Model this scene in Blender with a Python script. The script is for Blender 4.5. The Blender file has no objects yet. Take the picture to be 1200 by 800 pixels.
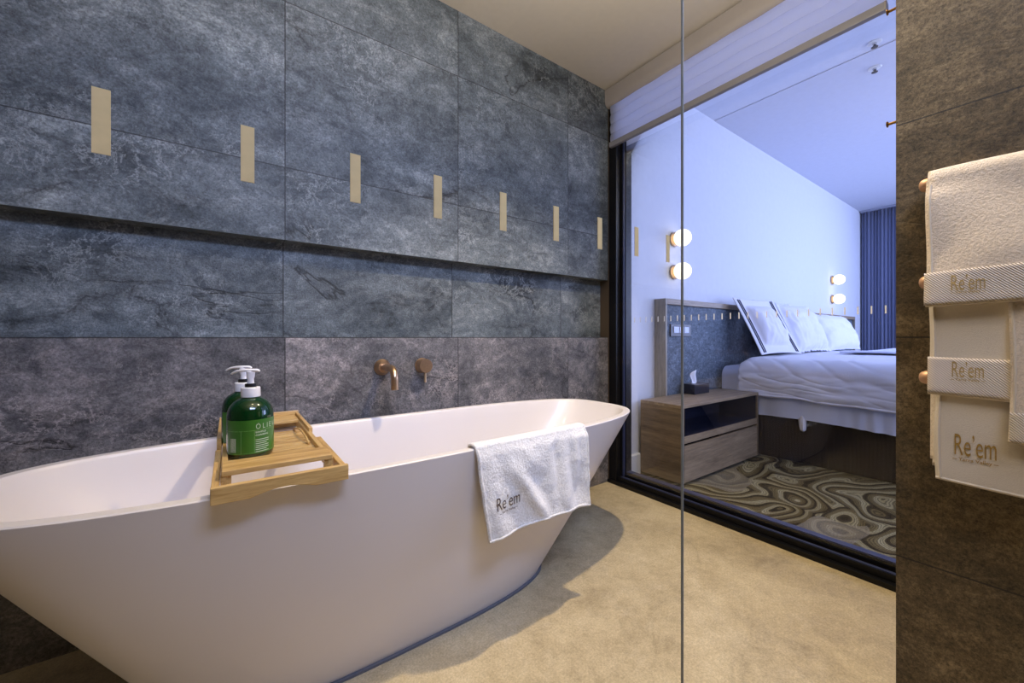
import bpy, bmesh, math, random
from mathutils import Vector, Matrix, noise as mn
random.seed(7)
SC = bpy.context.scene
COL = SC.collection
PI = math.pi

# ------------------------------------------------------------------ node helpers
def new_mat(name):
    m = bpy.data.materials.new(name); m.use_nodes = True
    nt = m.node_tree; nt.nodes.clear()
    out = nt.nodes.new('ShaderNodeOutputMaterial')
    return m, nt, out

def N(nt, typ, props=None, **ins):
    n = nt.nodes.new('ShaderNode' + typ)
    for k, v in (props or {}).items(): setattr(n, k, v)
    for k, v in ins.items():
        key = int(k[1:]) if (k[0] == '_' and k[1:].isdigit()) else k.replace('_', ' ')
        s = n.inputs[key]
        if isinstance(v, bpy.types.NodeSocket): nt.links.new(v, s)
        else: s.default_value = v
    return n

def math_(nt, op, a, b=0.0, c=0.0, clamp=False):
    return N(nt, 'Math', {'operation': op, 'use_clamp': clamp}, _0=a, _1=b, _2=c).outputs[0]

def mixc(nt, fac, a, b, mode='MIX'):
    n = nt.nodes.new('ShaderNodeMix'); n.data_type = 'RGBA'; n.blend_type = mode
    for idx, v in ((0, fac), (6, a), (7, b)):
        if isinstance(v, bpy.types.NodeSocket): nt.links.new(v, n.inputs[idx])
        else: n.inputs[idx].default_value = v
    return n.outputs[2]

def ramp(nt, fac, stops, interp='LINEAR'):
    n = nt.nodes.new('ShaderNodeValToRGB'); cr = n.color_ramp; cr.interpolation = interp
    while len(cr.elements) < len(stops): cr.elements.new(0.5)
    for e, (p, c) in zip(cr.elements, stops):
        e.position = p; e.color = (c[0], c[1], c[2], 1) if not isinstance(c, (int, float)) else (c, c, c, 1)
    nt.links.new(fac, n.inputs[0])
    return n.outputs[0]

def c4(c): return (c[0], c[1], c[2], 1)

def srgb(r, g, b):
    def f(x):
        x /= 255
        return x/12.92 if x <= .04045 else ((x+.055)/1.055)**2.4
    return (f(r), f(g), f(b))

def simple(name, col, rough=.5, metal=0, coat=0, bump=0, bscale=200, emis=None, estr=0, vary=0.06, sheen=0, spec=.5):
    m, nt, out = new_mat(name)
    tc = N(nt, 'TexCoord').outputs['Object']
    nz = N(nt, 'TexNoise', None, Vector=tc, Scale=bscale, Detail=3.0).outputs[0]
    lo = tuple(x*(1-vary) for x in col); hi = tuple(min(1, x*(1+vary)) for x in col)
    cc = ramp(nt, nz, [(.3, lo), (.7, hi)])
    p = N(nt, 'BsdfPrincipled', None, Base_Color=cc, Roughness=rough, Metallic=metal)
    p.inputs['Coat Weight'].default_value = coat
    p.inputs['Sheen Weight'].default_value = sheen
    p.inputs['Specular IOR Level'].default_value = spec
    if emis:
        p.inputs['Emission Color'].default_value = c4(emis); p.inputs['Emission Strength'].default_value = estr
    if bump:
        b = N(nt, 'Bump', None, Strength=bump, Distance=.004, Height=nz)
        nt.links.new(b.outputs[0], p.inputs['Normal'])
    nt.links.new(p.outputs[0], out.inputs[0])
    return m

def stone(name, cols, scale=1.6, vein=.75, xj=(), zj=(), yj=(), jw=.004, jcol=(.012, .012, .012), rough=.5,
          tilex=None, zsteps=(), veincol=(.012, .012, .012), light=(.30, .28, .27), lightamt=.35, bump=.25, jamt=.8, spec=.4, speck=.35, crackle=.2, zone=None):
    m, nt, out = new_mat(name)
    pos = N(nt, 'NewGeometry').outputs['Position']
    sep = N(nt, 'SeparateXYZ', None, Vector=pos)
    X, Y, Z = sep.outputs
    v = pos
    if tilex:
        ix = math_(nt, 'FLOOR', math_(nt, 'DIVIDE', math_(nt, 'SUBTRACT', X, tilex[0]), tilex[1]))
        iz = None
        for zz in zsteps:
            s = math_(nt, 'GREATER_THAN', Z, zz)
            iz = s if iz is None else math_(nt, 'ADD', iz, s)
        off = N(nt, 'CombineXYZ', None, X=math_(nt, 'MULTIPLY', ix, 3.37),
                Y=math_(nt, 'MULTIPLY', iz, 1.7) if iz else 0.0, Z=math_(nt, 'MULTIPLY', iz, 5.13) if iz else 0.0)
        v = N(nt, 'VectorMath', {'operation': 'ADD'}, _0=pos, _1=off.outputs[0]).outputs[0]
    mp = N(nt, 'Mapping', None, Vector=v, Rotation=(0.0, .55, .35), Scale=(1.0, 1.0, 1.6)).outputs[0]
    n1 = N(nt, 'TexNoise', None, Vector=mp, Scale=scale, Detail=8.0, Roughness=.62, Distortion=.9).outputs[0]
    n2 = N(nt, 'TexNoise', None, Vector=mp, Scale=scale*6, Detail=10.0, Roughness=.72, Distortion=.5).outputs[0]
    n3 = N(nt, 'TexNoise', None, Vector=v, Scale=150.0, Detail=4.0, Roughness=.8).outputs[0]
    n4 = N(nt, 'TexNoise', None, Vector=v, Scale=38.0, Detail=6.0, Roughness=.75).outputs[0]
    f = math_(nt, 'ADD', math_(nt, 'MULTIPLY', n1, .42), math_(nt, 'ADD', math_(nt, 'MULTIPLY', n2, .36), math_(nt, 'MULTIPLY', n4, .22)))
    col = ramp(nt, f, cols)
    # light mineral clouds
    lm = ramp(nt, N(nt, 'TexNoise', None, Vector=mp, Scale=scale*2.3, Detail=12.0, Roughness=.78, Distortion=1.4).outputs[0], [(.52, 0.0), (.70, 1.0)])
    col = mixc(nt, math_(nt, 'MULTIPLY', lm, lightamt), col, c4(light))
    # dark cracks
    vn = N(nt, 'TexNoise', None, Vector=mp, Scale=scale*.7, Detail=6.0, Roughness=.52, Distortion=.8).outputs[0]
    d = math_(nt, 'ABSOLUTE', math_(nt, 'SUBTRACT', vn, .5))
    mk = ramp(nt, N(nt, 'TexNoise', None, Vector=mp, Scale=scale*1.3, Detail=4.0).outputs[0], [(.47, 0.0), (.60, 1.0)])
    crack = math_(nt, 'MULTIPLY', ramp(nt, d, [(0.0, 1.0), (.011, 0.0)]), mk)
    halo = math_(nt, 'MULTIPLY', ramp(nt, d, [(0.0, .5), (.07, 0.0)]), mk)
    cr = math_(nt, 'MULTIPLY', math_(nt, 'MAXIMUM', crack, math_(nt, 'MULTIPLY', halo, n2)), vein)
    col = mixc(nt, cr, col, c4(veincol))
    # crackled patches: fine dark and pale ridges gathered in islands
    wob = N(nt, 'TexNoise', None, Vector=v, Scale=scale*3.0, Detail=5.0, Roughness=.65).outputs[1]
    dv_ = N(nt, 'VectorMath', {'operation': 'ADD'}, _0=mp, _1=N(nt, 'VectorMath', {'operation': 'SCALE'}, _0=wob, Scale=.55/scale).outputs[0]).outputs[0]
    ve = N(nt, 'TexVoronoi', {'feature': 'DISTANCE_TO_EDGE'}, Vector=dv_, Scale=scale*2.2).outputs['Distance']
    isl = ramp(nt, N(nt, 'TexNoise', None, Vector=v, Scale=scale*.95, Detail=5.0, Roughness=.6).outputs[0], [(.52, 0.0), (.62, 1.0)])
    ck = math_(nt, 'MULTIPLY', math_(nt, 'MULTIPLY', ramp(nt, ve, [(0.0, 1.0), (.03, .45), (.14, 0.0)]), isl), crackle)
    col = mixc(nt, ck, col, c4(veincol))
    rd = math_(nt, 'ABSOLUTE', math_(nt, 'SUBTRACT', N(nt, 'TexNoise', None, Vector=v, Scale=scale*8.0, Detail=9.0, Roughness=.72, Distortion=.4).outputs[0], .5))
    isl2 = ramp(nt, N(nt, 'TexNoise', None, Vector=mp, Scale=scale*1.4, Detail=6.0, Roughness=.65).outputs[0], [(.48, 0.0), (.60, 1.0)])
    wh = math_(nt, 'MULTIPLY', math_(nt, 'MULTIPLY', ramp(nt, rd, [(0.0, 1.0), (.026, 0.0)]), isl2), crackle*.6)
    col = mixc(nt, wh, col, c4(light))
    if zone is not None:
        zt = math_(nt, 'LESS_THAN', Z, zone[0])
        col = mixc(nt, 1.0, col, mixc(nt, zt, c4(zone[2]), c4(zone[1])), 'MULTIPLY')
    sp = ramp(nt, n3, [(.36, 1-speck), (.64, 1+speck)])
    # ramp colours clamp softly; use multiply overlay
    col = mixc(nt, 1.0, col, sp, 'MULTIPLY')
    jm = None
    for ax, lst in ((X, xj), (Y, yj), (Z, zj)):
        for p_ in lst:
            s = math_(nt, 'COMPARE', ax, p_, jw/2)
            jm = s if jm is None else math_(nt, 'MAXIMUM', jm, s)
    if jm is not None: col = mixc(nt, math_(nt, 'MULTIPLY', jm, jamt), col, c4(jcol))
    rg = math_(nt, 'ADD', math_(nt, 'MULTIPLY', n2, .25), rough-.12)
    p = N(nt, 'BsdfPrincipled', None, Base_Color=col, Roughness=rg)
    p.inputs['Specular IOR Level'].default_value = spec
    h = math_(nt, 'SUBTRACT', math_(nt, 'ADD', n2, math_(nt, 'MULTIPLY', n3, .35)), math_(nt, 'MULTIPLY', cr, .6))
    b = N(nt, 'Bump', None, Strength=bump, Distance=.01, Height=h)
    nt.links.new(b.outputs[0], p.inputs['Normal'])
    nt.links.new(p.outputs[0], out.inputs[0])
    return m

def wood(name, lo, hi, axis='X', scale=1.0, rough=.45, coat=0):
    m, nt, out = new_mat(name)
    tc = N(nt, 'TexCoord').outputs['Object']
    s = {'X': (1.2, 14, 14), 'Y': (14, 1.2, 14), 'Z': (14, 14, 1.2)}[axis]
    mp = N(nt, 'Mapping', None, Vector=tc, Scale=tuple(x*scale for x in s)).outputs[0]
    n1 = N(nt, 'TexNoise', None, Vector=mp, Scale=2.0, Detail=8.0, Roughness=.65, Distortion=.5).outputs[0]
    n2 = N(nt, 'TexNoise', None, Vector=mp, Scale=11.0, Detail=4.0, Roughness=.6).outputs[0]
    f = math_(nt, 'ADD', math_(nt, 'MULTIPLY', n1, .65), math_(nt, 'MULTIPLY', n2, .35))
    col = ramp(nt, f, [(.36, lo), (.64, hi)])
    p = N(nt, 'BsdfPrincipled', None, Base_Color=col, Roughness=rough)
    p.inputs['Coat Weight'].default_value = coat
    b = N(nt, 'Bump', None, Strength=.12, Distance=.003, Height=f)
    nt.links.new(b.outputs[0], p.inputs['Normal'])
    nt.links.new(p.outputs[0], out.inputs[0])
    return m

def thin_glass(name, tint=(1, 1, 1), refl=1.0):
    m, nt, out = new_mat(name)
    tr = N(nt, 'BsdfTransparent', None, Color=c4(tint))
    gl = N(nt, 'BsdfGlossy', None, Color=(1, 1, 1, 1), Roughness=.0)
    fr = N(nt, 'Fresnel', None, IOR=1.45).outputs[0]
    nz = N(nt, 'TexNoise', None, Scale=2.0).outputs[0]
    fac = math_(nt, 'MULTIPLY', math_(nt, 'MULTIPLY', fr, refl), math_(nt, 'ADD', .97, math_(nt, 'MULTIPLY', nz, .04)), clamp=True)
    mx = N(nt, 'MixShader', None, _0=fac, _1=tr.outputs[0], _2=gl.outputs[0])
    nt.links.new(mx.outputs[0], out.inputs[0])
    return m

def fabric(name, col, rough=.9, scale=260, bump=.5, sheen=.3, weave=None, vary=.08):
    m, nt, out = new_mat(name)
    tc = N(nt, 'TexCoord').outputs['Object']
    nz = N(nt, 'TexNoise', None, Vector=tc, Scale=float(scale), Detail=4.0, Roughness=.7).outputs[0]
    h = nz
    if weave:
        mp = N(nt, 'Mapping', None, Vector=tc, Rotation=weave[1]).outputs[0]
        w = N(nt, 'TexWave', {'wave_type': 'BANDS', 'bands_direction': weave[2]}, Vector=mp, Scale=weave[0]).outputs[0]
        h = math_(nt, 'ADD', math_(nt, 'MULTIPLY', nz, .3), math_(nt, 'MULTIPLY', w, .7))
    lo = tuple(x*(1-vary) for x in col); hi = tuple(min(1, x*(1+vary)) for x in col)
    cc = ramp(nt, h, [(.25, lo), (.7, hi)])
    p = N(nt, 'BsdfPrincipled', None, Base_Color=cc, Roughness=rough)
    p.inputs['Sheen Weight'].default_value = sheen
    p.inputs['Specular IOR Level'].default_value = .15
    b = N(nt, 'Bump', None, Strength=bump, Distance=.004, Height=h)
    nt.links.new(b.outputs[0], p.inputs['Normal'])
    nt.links.new(p.outputs[0], out.inputs[0])
    return m

def carpet_mat():
    m, nt, out = new_mat('swirl_carpet')
    pos = N(nt, 'NewGeometry').outputs['Position']
    mp = N(nt, 'Mapping', None, Vector=pos, Rotation=(0, 0, .5), Scale=(1.0, 1.35, 1.0)).outputs[0]
    wn = N(nt, 'TexNoise', None, Vector=mp, Scale=1.5, Detail=1.5, Roughness=.45).outputs[1]
    wv = N(nt, 'VectorMath', {'operation': 'ADD'}, _0=mp, _1=N(nt, 'VectorMath', {'operation': 'SCALE'}, _0=wn, Scale=1.15).outputs[0]).outputs[0]
    zone = N(nt, 'TexVoronoi', {'feature': 'SMOOTH_F1'}, Vector=wv, Scale=1.75, Smoothness=.12)
    zc = N(nt, 'SeparateColor', None, Color=N(nt, 'TexVoronoi', {'feature': 'F1'}, Vector=wv, Scale=1.75).outputs['Color']).outputs
    a = N(nt, 'TexNoise', None, Vector=mp, Scale=1.1, Detail=1.0).outputs[0]
    t = math_(nt, 'ADD', math_(nt, 'MULTIPLY', zone.outputs['Distance'], 5.2), math_(nt, 'MULTIPLY', a, 3.0))
    t2 = math_(nt, 'ADD', t, math_(nt, 'MULTIPLY', N(nt, 'TexNoise', None, Vector=pos, Scale=30.0, Detail=3.0).outputs[0], .10))
    big = math_(nt, 'FRACT', t2)
    base = ramp(nt, big, [(0, srgb(46, 38, 24)), (.10, srgb(58, 48, 32)), (.16, srgb(150, 140, 102)), (.42, srgb(168, 160, 126)), (.55, srgb(118, 106, 72)), (.86, srgb(96, 84, 54)), (.93, srgb(50, 42, 26)), (1, srgb(46, 38, 24))])
    fr = math_(nt, 'FRACT', math_(nt, 'MULTIPLY', t2, 8.0))
    line = ramp(nt, fr, [(0, .34), (.18, .42), (.36, 1.05), (.72, 1.15), (.92, .45), (1, .34)])
    col = mixc(nt, .85, base, line, 'MULTIPLY')
    pale = ramp(nt, zc[0], [(.74, 0.0), (.76, .55)])
    col = mixc(nt, pale, col, c4(srgb(150, 142, 124)))
    sp = ramp(nt, N(nt, 'TexNoise', None, Vector=pos, Scale=150.0, Detail=2.0).outputs[0], [(.35, .5), (.65, .95)])
    col = mixc(nt, 1.0, col, sp, 'MULTIPLY')
    p = N(nt, 'BsdfPrincipled', None, Base_Color=col, Roughness=.95)
    p.inputs['Specular IOR Level'].default_value = .1
    b = N(nt, 'Bump', None, Strength=.4, Distance=.006, Height=fr)
    nt.links.new(b.outputs[0], p.inputs['Normal'])
    nt.links.new(p.outputs[0], out.inputs[0])
    return m

# ------------------------------------------------------------------ materials
M = {}
TILE0, TILEW = .180, .785
xj = [TILE0 + TILEW*k for k in range(-3, 3)]
M['slate'] = stone('slate_tile', [(.37, srgb(34, 37, 38)), (.45, srgb(76, 80, 82)), (.54, srgb(110, 113, 114)), (.64, srgb(168, 168, 164))],
                   scale=1.35, vein=.9, xj=xj, zj=(1.688, 2.36, .33, .9985), jw=.0042, tilex=(TILE0, TILEW), zsteps=(1.0, 1.394, 1.688, 2.36), rough=.5,
                   light=srgb(182, 180, 176), lightamt=.40, bump=.4, crackle=.85, speck=.45, zone=(1.0, (1.12, 1.0, 1.0), (.92, 1.0, 1.04)))
M['brown_stone'] = stone('brown_stone_tile', [(.36, srgb(44, 36, 24)), (.5, srgb(90, 76, 53)), (.64, srgb(130, 112, 82))],
                   scale=2.2, vein=.35, zj=(1.487, 1.0, .4975), jw=.0035, rough=.55, light=srgb(150, 134, 104), lightamt=.22, speck=.55)
M['floor'] = stone('beige_floor_tile', [(.34, srgb(150, 134, 104)), (.5, srgb(194, 178, 143)), (.66, srgb(222, 208, 174))],
                   scale=1.7, vein=.22, veincol=srgb(105, 92, 70), light=srgb(214, 202, 176), lightamt=.4, rough=.42, bump=.12, speck=.2)
M['dark_tile'] = stone('rear_tile', [(.3, srgb(90, 82, 70)), (.7, srgb(130, 120, 104))], scale=1.6, vein=.4, rough=.6)
M['ceiling'] = simple('ceiling_paint', srgb(198, 190, 178), .85, bscale=30, vary=.02)
M['bedwall'] = simple('bedroom_paint', srgb(214, 217, 226), .85, bscale=20, vary=.02)
M['bedceil'] = simple('bedroom_ceiling_paint', srgb(205, 208, 220), .85, bscale=20, vary=.02)
M['skirt'] = simple('white_skirting_paint', srgb(226, 228, 230), .4, bscale=20, vary=.02)
M['carpet'] = carpet_mat()
M['tub'] = simple('white_tub', srgb(226, 220, 218), .34, coat=.08, bscale=3, vary=.01)
M['seal'] = simple('grey_seal', srgb(96, 100, 112), .5)
M['chrome'] = simple('chrome', srgb(200, 200, 200), .15, metal=1)
M['bronze'] = simple('brushed_bronze', srgb(206, 172, 138), .34, metal=1, bscale=90, vary=.06)
M['bronze_dk'] = simple('copper_rail', srgb(190, 150, 118), .5, metal=.35, bscale=60)
M['brass_small'] = simple('brass_peg', srgb(140, 106, 52), .35, metal=1)
M['bamboo'] = wood('bamboo', srgb(168, 130, 72), srgb(222, 188, 126), 'X', 1.6, .42, .1)
M['bamboo_y'] = wood('bamboo_rail', srgb(168, 130, 72), srgb(222, 188, 126), 'Y', 1.6, .42, .1)
M['oak'] = wood('grey_oak', srgb(112, 96, 76), srgb(166, 146, 118), 'X', 1.0, .45)
M['oak_y'] = wood('grey_oak_side', srgb(84, 70, 52), srgb(132, 112, 86), 'Y', 1.0, .5)
M['oak_z'] = wood('grey_oak_post', srgb(120, 112, 98), srgb(168, 160, 146), 'Z', 1.0, .5)
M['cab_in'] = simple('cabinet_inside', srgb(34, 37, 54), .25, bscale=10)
M['bottle'] = simple('green_plastic', srgb(5, 48, 18), .1, coat=.6, bscale=6, vary=.25)
M['label'] = simple('green_label', srgb(58, 112, 36), .3, bscale=16, vary=.12)
M['print'] = simple('white_print', srgb(225, 235, 215), .5)
M['print_dim'] = simple('pale_green_print', srgb(130, 175, 105), .5)
M['pump'] = simple('white_pump', srgb(238, 236, 238), .25, bscale=20, vary=.01)
M['black'] = simple('black_plastic', srgb(14, 14, 18), .35)
M['frame'] = simple('black_window_frame', srgb(9, 10, 15), .4, bscale=20, spec=.3)
M['frame_hi'] = simple('blue_highlight_bead', srgb(44, 52, 84), .35, bscale=20)  # blue highlights of the black frame, painted in as a lighter colour
M['frame_seal'] = simple('tan_gasket', srgb(120, 88, 52), .6)
M['glass'] = thin_glass('window_glass', (.985, .99, 1.0), 1.0)
M['screen'] = thin_glass('screen_glass', (.985, .985, .985), .4)
M['edge'] = simple('polished_glass_edge', srgb(150, 156, 156), .12, bscale=8, vary=.2, coat=.4)
M['film'] = simple('cream_film', srgb(224, 198, 142), .7, bscale=120, vary=.05)
M['film_w'] = simple('white_film', srgb(232, 236, 250), .6, bscale=80, emis=None)
M['blind'] = fabric('blind_fabric', srgb(222, 224, 236), scale=400, bump=.1, vary=.02)
def add_translucency(m, col, fac):
    nt = m.node_tree; out = [n for n in nt.nodes if n.type == 'OUTPUT_MATERIAL'][0]
    src = out.inputs[0].links[0].from_socket
    t = N(nt, 'BsdfTranslucent', None, Color=c4(col))
    mx = N(nt, 'MixShader', None, _0=fac, _1=src, _2=t.outputs[0])
    nt.links.new(mx.outputs[0], out.inputs[0])
add_translucency(M['blind'], srgb(236, 240, 255), .7)
M['cassette'] = simple('blind_cassette', srgb(162, 155, 152), .5, bscale=20, vary=.02)
M['bar'] = simple('blind_bar', srgb(140, 138, 144), .4, bscale=20, vary=.03)
M['terry'] = fabric('white_terry', srgb(242, 238, 234), scale=150, bump=1.0, sheen=.4, vary=.20)
M['terry_w'] = fabric('cream_terry', srgb(218, 202, 180), scale=210, bump=1.0, sheen=.4, vary=.18)
M['flat_w'] = fabric('flat_towel', srgb(206, 194, 174), scale=500, bump=.25, sheen=.2, vary=.05)
M['band'] = fabric('twill_band', srgb(222, 208, 190), scale=400, bump=.8, weave=(95.0, (PI/4, 0, 0), 'Y'), vary=.16)
M['gold'] = simple('gold_thread', srgb(156, 122, 52), .55, bscale=500, vary=.2)
M['goldp'] = simple('gold_thread_pale', srgb(178, 150, 92), .55, bscale=500, vary=.2)
M['brownt'] = simple('brown_thread', srgb(74, 56, 48), .6, bscale=500, vary=.2)
M['linen'] = fabric('white_linen', srgb(226, 226, 236), scale=300, bump=.1, sheen=.2, vary=.02)
M['sheet'] = fabric('pale_sheet', srgb(206, 212, 234), scale=300, bump=.1, sheen=.2, vary=.02)
M['stripe'] = simple('navy_piping', srgb(42, 42, 66), .7)
M['hb'] = stone('charcoal_textured_panel', [(.36, srgb(52, 62, 72)), (.5, srgb(92, 104, 118)), (.62, srgb(128, 142, 156))], scale=15.0, vein=.1, rough=.7, light=srgb(150, 165, 180), lightamt=.25, speck=.7)
M['bedbase'] = fabric('dark_bed_base', srgb(27, 21, 24), scale=60, bump=.5, weave=(14.0, (0, 0, 0), 'Y'), vary=.2, sheen=0, rough=.4)
M['curtain'] = fabric('grey_curtain', srgb(112, 120, 150), scale=300, bump=.2, vary=.05)
M['outlet'] = simple('outlet_plate', srgb(40, 44, 56), .35)
M['outlet_w'] = simple('outlet_insert', srgb(196, 204, 224), .35)
M['tissuebox'] = simple('dark_tissue_box', srgb(26, 28, 42), .3)
M['tissue'] = simple('tissue_paper', srgb(236, 238, 246), .8, vary=.02)
M['globe'] = simple('opal_globe', srgb(250, 240, 215), .3, emis=(1.0, .86, .56), estr=1.5)

# ------------------------------------------------------------------ mesh helpers
ORIG = {}
def box(bm, x0, x1, y0, y1, z0, z1):
    v = [bm.verts.new(p) for p in ((x0,y0,z0),(x1,y0,z0),(x1,y1,z0),(x0,y1,z0),(x0,y0,z1),(x1,y0,z1),(x1,y1,z1),(x0,y1,z1))]
    for f in ((0,3,2,1),(4,5,6,7),(0,1,5,4),(1,2,6,5),(2,3,7,6),(3,0,4,7)):
        bm.faces.new([v[i] for i in f])
    return bm

def prism(bm, pts, axis, a0, a1):
    def P(p, a):
        return {'X': (a, p[0], p[1]), 'Y': (p[0], a, p[1]), 'Z': (p[0], p[1], a)}[axis]
    A = [bm.verts.new(P(p, a0)) for p in pts]; B = [bm.verts.new(P(p, a1)) for p in pts]
    n = len(pts)
    for i in range(n):
        bm.faces.new([A[i], A[(i+1) % n], B[(i+1) % n], B[i]])
    bm.faces.new(A[::-1]); bm.faces.new(B)
    bmesh.ops.recalc_face_normals(bm, faces=bm.faces[:])
    return bm

def lathe(bm, prof, c=(0,0,0), seg=32, axis='Z', flip=1):
    rings = []
    for r, h in prof:
        ring = []
        for i in range(seg):
            a = 2*PI*i/seg; u, w = r*math.cos(a), r*math.sin(a); h_ = h*flip
            p = {'Z': (u, w, h_), 'Y': (u, h_, w), 'X': (h_, u, w)}[axis]
            ring.append(bm.verts.new((c[0]+p[0], c[1]+p[1], c[2]+p[2])))
        rings.append(ring)
    for a, b in zip(rings, rings[1:]):
        for i in range(seg): bm.faces.new([a[i], a[(i+1) % seg], b[(i+1) % seg], b[i]])
    bm.faces.new(rings[0][::-1]); bm.faces.new(rings[-1])
    bmesh.ops.recalc_face_normals(bm, faces=bm.faces[:])
    return bm

def tube(bm, pts, rad, seg=14, squash=None):
    pts = [Vector(p) for p in pts]; n = len(pts)
    if not hasattr(rad, '__len__'): rad = [rad]*n
    prev = None; rings = []
    for i, p in enumerate(pts):
        t = (pts[min(i+1, n-1)] - pts[max(i-1, 0)]).normalized()
        if prev is None:
            prev = t.cross(Vector((0, 0, 1)))
            if prev.length < 1e-3: prev = t.cross(Vector((0, 1, 0)))
        u = (prev - t*prev.dot(t)).normalized(); w = t.cross(u); prev = u
        s = squash or 1.0
        rings.append([bm.verts.new(p + u*rad[i]*math.cos(2*PI*k/seg) + w*rad[i]*s*math.sin(2*PI*k/seg)) for k in range(seg)])
    for a, b in zip(rings, rings[1:]):
        for i in range(seg): bm.faces.new([a[i], a[(i+1) % seg], b[(i+1) % seg], b[i]])
    bm.faces.new(rings[0][::-1]); bm.faces.new(rings[-1])
    bmesh.ops.recalc_face_normals(bm, faces=bm.faces[:])
    return bm

def grid(bm, nu, nv, f):
    V = [[bm.verts.new(f(i/nu, j/nv)) for j in range(nv+1)] for i in range(nu+1)]
    for i in range(nu):
        for j in range(nv):
            bm.faces.new([V[i][j], V[i+1][j], V[i+1][j+1], V[i][j+1]])
    return bm

def B(): return bmesh.new()

def mesh(name, bm, mat, parent=None, bevel=0, smooth=True, solid=None, sub=0, angle=35, origin=None):
    """bm is in world coordinates; the object gets its origin at its parent's base (or its own base when top-level)."""
    me = bpy.data.meshes.new(name)
    if parent is not None: o0 = ORIG[parent.name]
    elif origin is not None: o0 = Vector(origin)
    else:
        xs = [v.co for v in bm.verts]
        lo = Vector((min(v.x for v in xs), min(v.y for v in xs), min(v.z for v in xs)))
        hi = Vector((max(v.x for v in xs), max(v.y for v in xs), max(v.z for v in xs)))
        o0 = Vector(((lo.x+hi.x)/2, (lo.y+hi.y)/2, lo.z))
    bmesh.ops.translate(bm, verts=bm.verts[:], vec=-o0)
    bm.to_mesh(me); bm.free()
    if smooth:
        for p in me.polygons: p.use_smooth = True
        if angle: me.set_sharp_from_angle(angle=math.radians(angle))
    me.materials.append(mat)
    o = bpy.data.objects.new(name, me); COL.objects.link(o)
    if parent is not None: o.parent = parent
    else: o.location = o0
    ORIG[o.name] = o0.copy()
    if solid:
        s = o.modifiers.new('solid', 'SOLIDIFY'); s.thickness = solid[0]; s.offset = solid[1]
    if sub:
        s = o.modifiers.new('sub', 'SUBSURF'); s.levels = sub; s.render_levels = sub
    if bevel:
        b = o.modifiers.new('bevel', 'BEVEL'); b.width = bevel; b.segments = 2; b.limit_method = 'ANGLE'; b.angle_limit = math.radians(40)
    return o

def tag(o, label=None, cat=None, group=None, kind=None):
    if label: o['label'] = label
    if cat: o['category'] = cat
    if group: o['group'] = group
    if kind: o['kind'] = kind
    return o

def thing(name, loc, label, cat, group=None):
    o = bpy.data.objects.new(name, None); COL.objects.link(o); o.location = loc
    o.empty_display_size = .05
    ORIG[o.name] = Vector(loc)
    return tag(o, label, cat, group)

def struct(name, bm, mat, parent=None, **k):
    o = mesh(name, bm, mat, parent, **k)
    if parent is None: o['kind'] = 'structure'
    return o

def copy_tree(o, parent=None):
    c = o.copy(); COL.objects.link(c)
    if parent is not None: c.parent = parent
    for ch in list(o.children): copy_tree(ch, c)
    return c

def text_bm(body, w=None, h=None, thin=0.0, xs=1.0, res=4):
    """flat text outline as a bmesh in the XY plane, scaled to width w / height h, origin at lower left"""
    cu = bpy.data.curves.new('t', 'FONT'); cu.body = body; cu.resolution_u = res; cu.offset = thin
    ob = bpy.data.objects.new('t', cu); COL.objects.link(ob)
    dg = bpy.context.evaluated_depsgraph_get(); dg.update()
    me = bpy.data.meshes.new_from_object(ob.evaluated_get(dg))
    bpy.data.objects.remove(ob); bpy.data.curves.remove(cu)
    bm = B(); bm.from_mesh(me); bpy.data.meshes.remove(me)
    x0 = min(v.co.x for v in bm.verts); x1 = max(v.co.x for v in bm.verts)
    y0 = min(v.co.y for v in bm.verts); y1 = max(v.co.y for v in bm.verts)
    sx = w/(x1-x0) if w else 1; sy = h/(y1-y0) if h else sx
    for v in bm.verts: v.co = Vector(((v.co.x-x0)*sx, (v.co.y-y0)*sy, 0))
    return bm

def merge(dst, src, dx=0, dy=0):
    vm = {}
    for v in src.verts: vm[v] = dst.verts.new((v.co.x+dx, v.co.y+dy, 0))
    for f in src.faces:
        try: dst.faces.new([vm[v] for v in f.verts])
        except ValueError: pass
    src.free()
    return dst

def logo_bm(w, h, w2, h2, gap, dash):
    bm = B()
    merge(bm, text_bm('Re\u2019em', w, h, thin=-.004), 0, h2+gap)
    x0 = (w-w2)/2
    merge(bm, text_bm('Yarra Valley', w2, h2, thin=.014), x0, 0)
    for a, b in ((x0-dash-.0015, x0-.0015), (x0+w2+.0015, x0+w2+.0015+dash)):
        v = [bm.verts.new(p) for p in ((a, h2*.42, 0), (b, h2*.42, 0), (b, h2*.56, 0), (a, h2*.56, 0))]
        bm.faces.new(v)
    return bm

def smoothstep(a, b, x):
    t = max(0, min(1, (x-a)/(b-a))); return t*t*(3-2*t)

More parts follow.
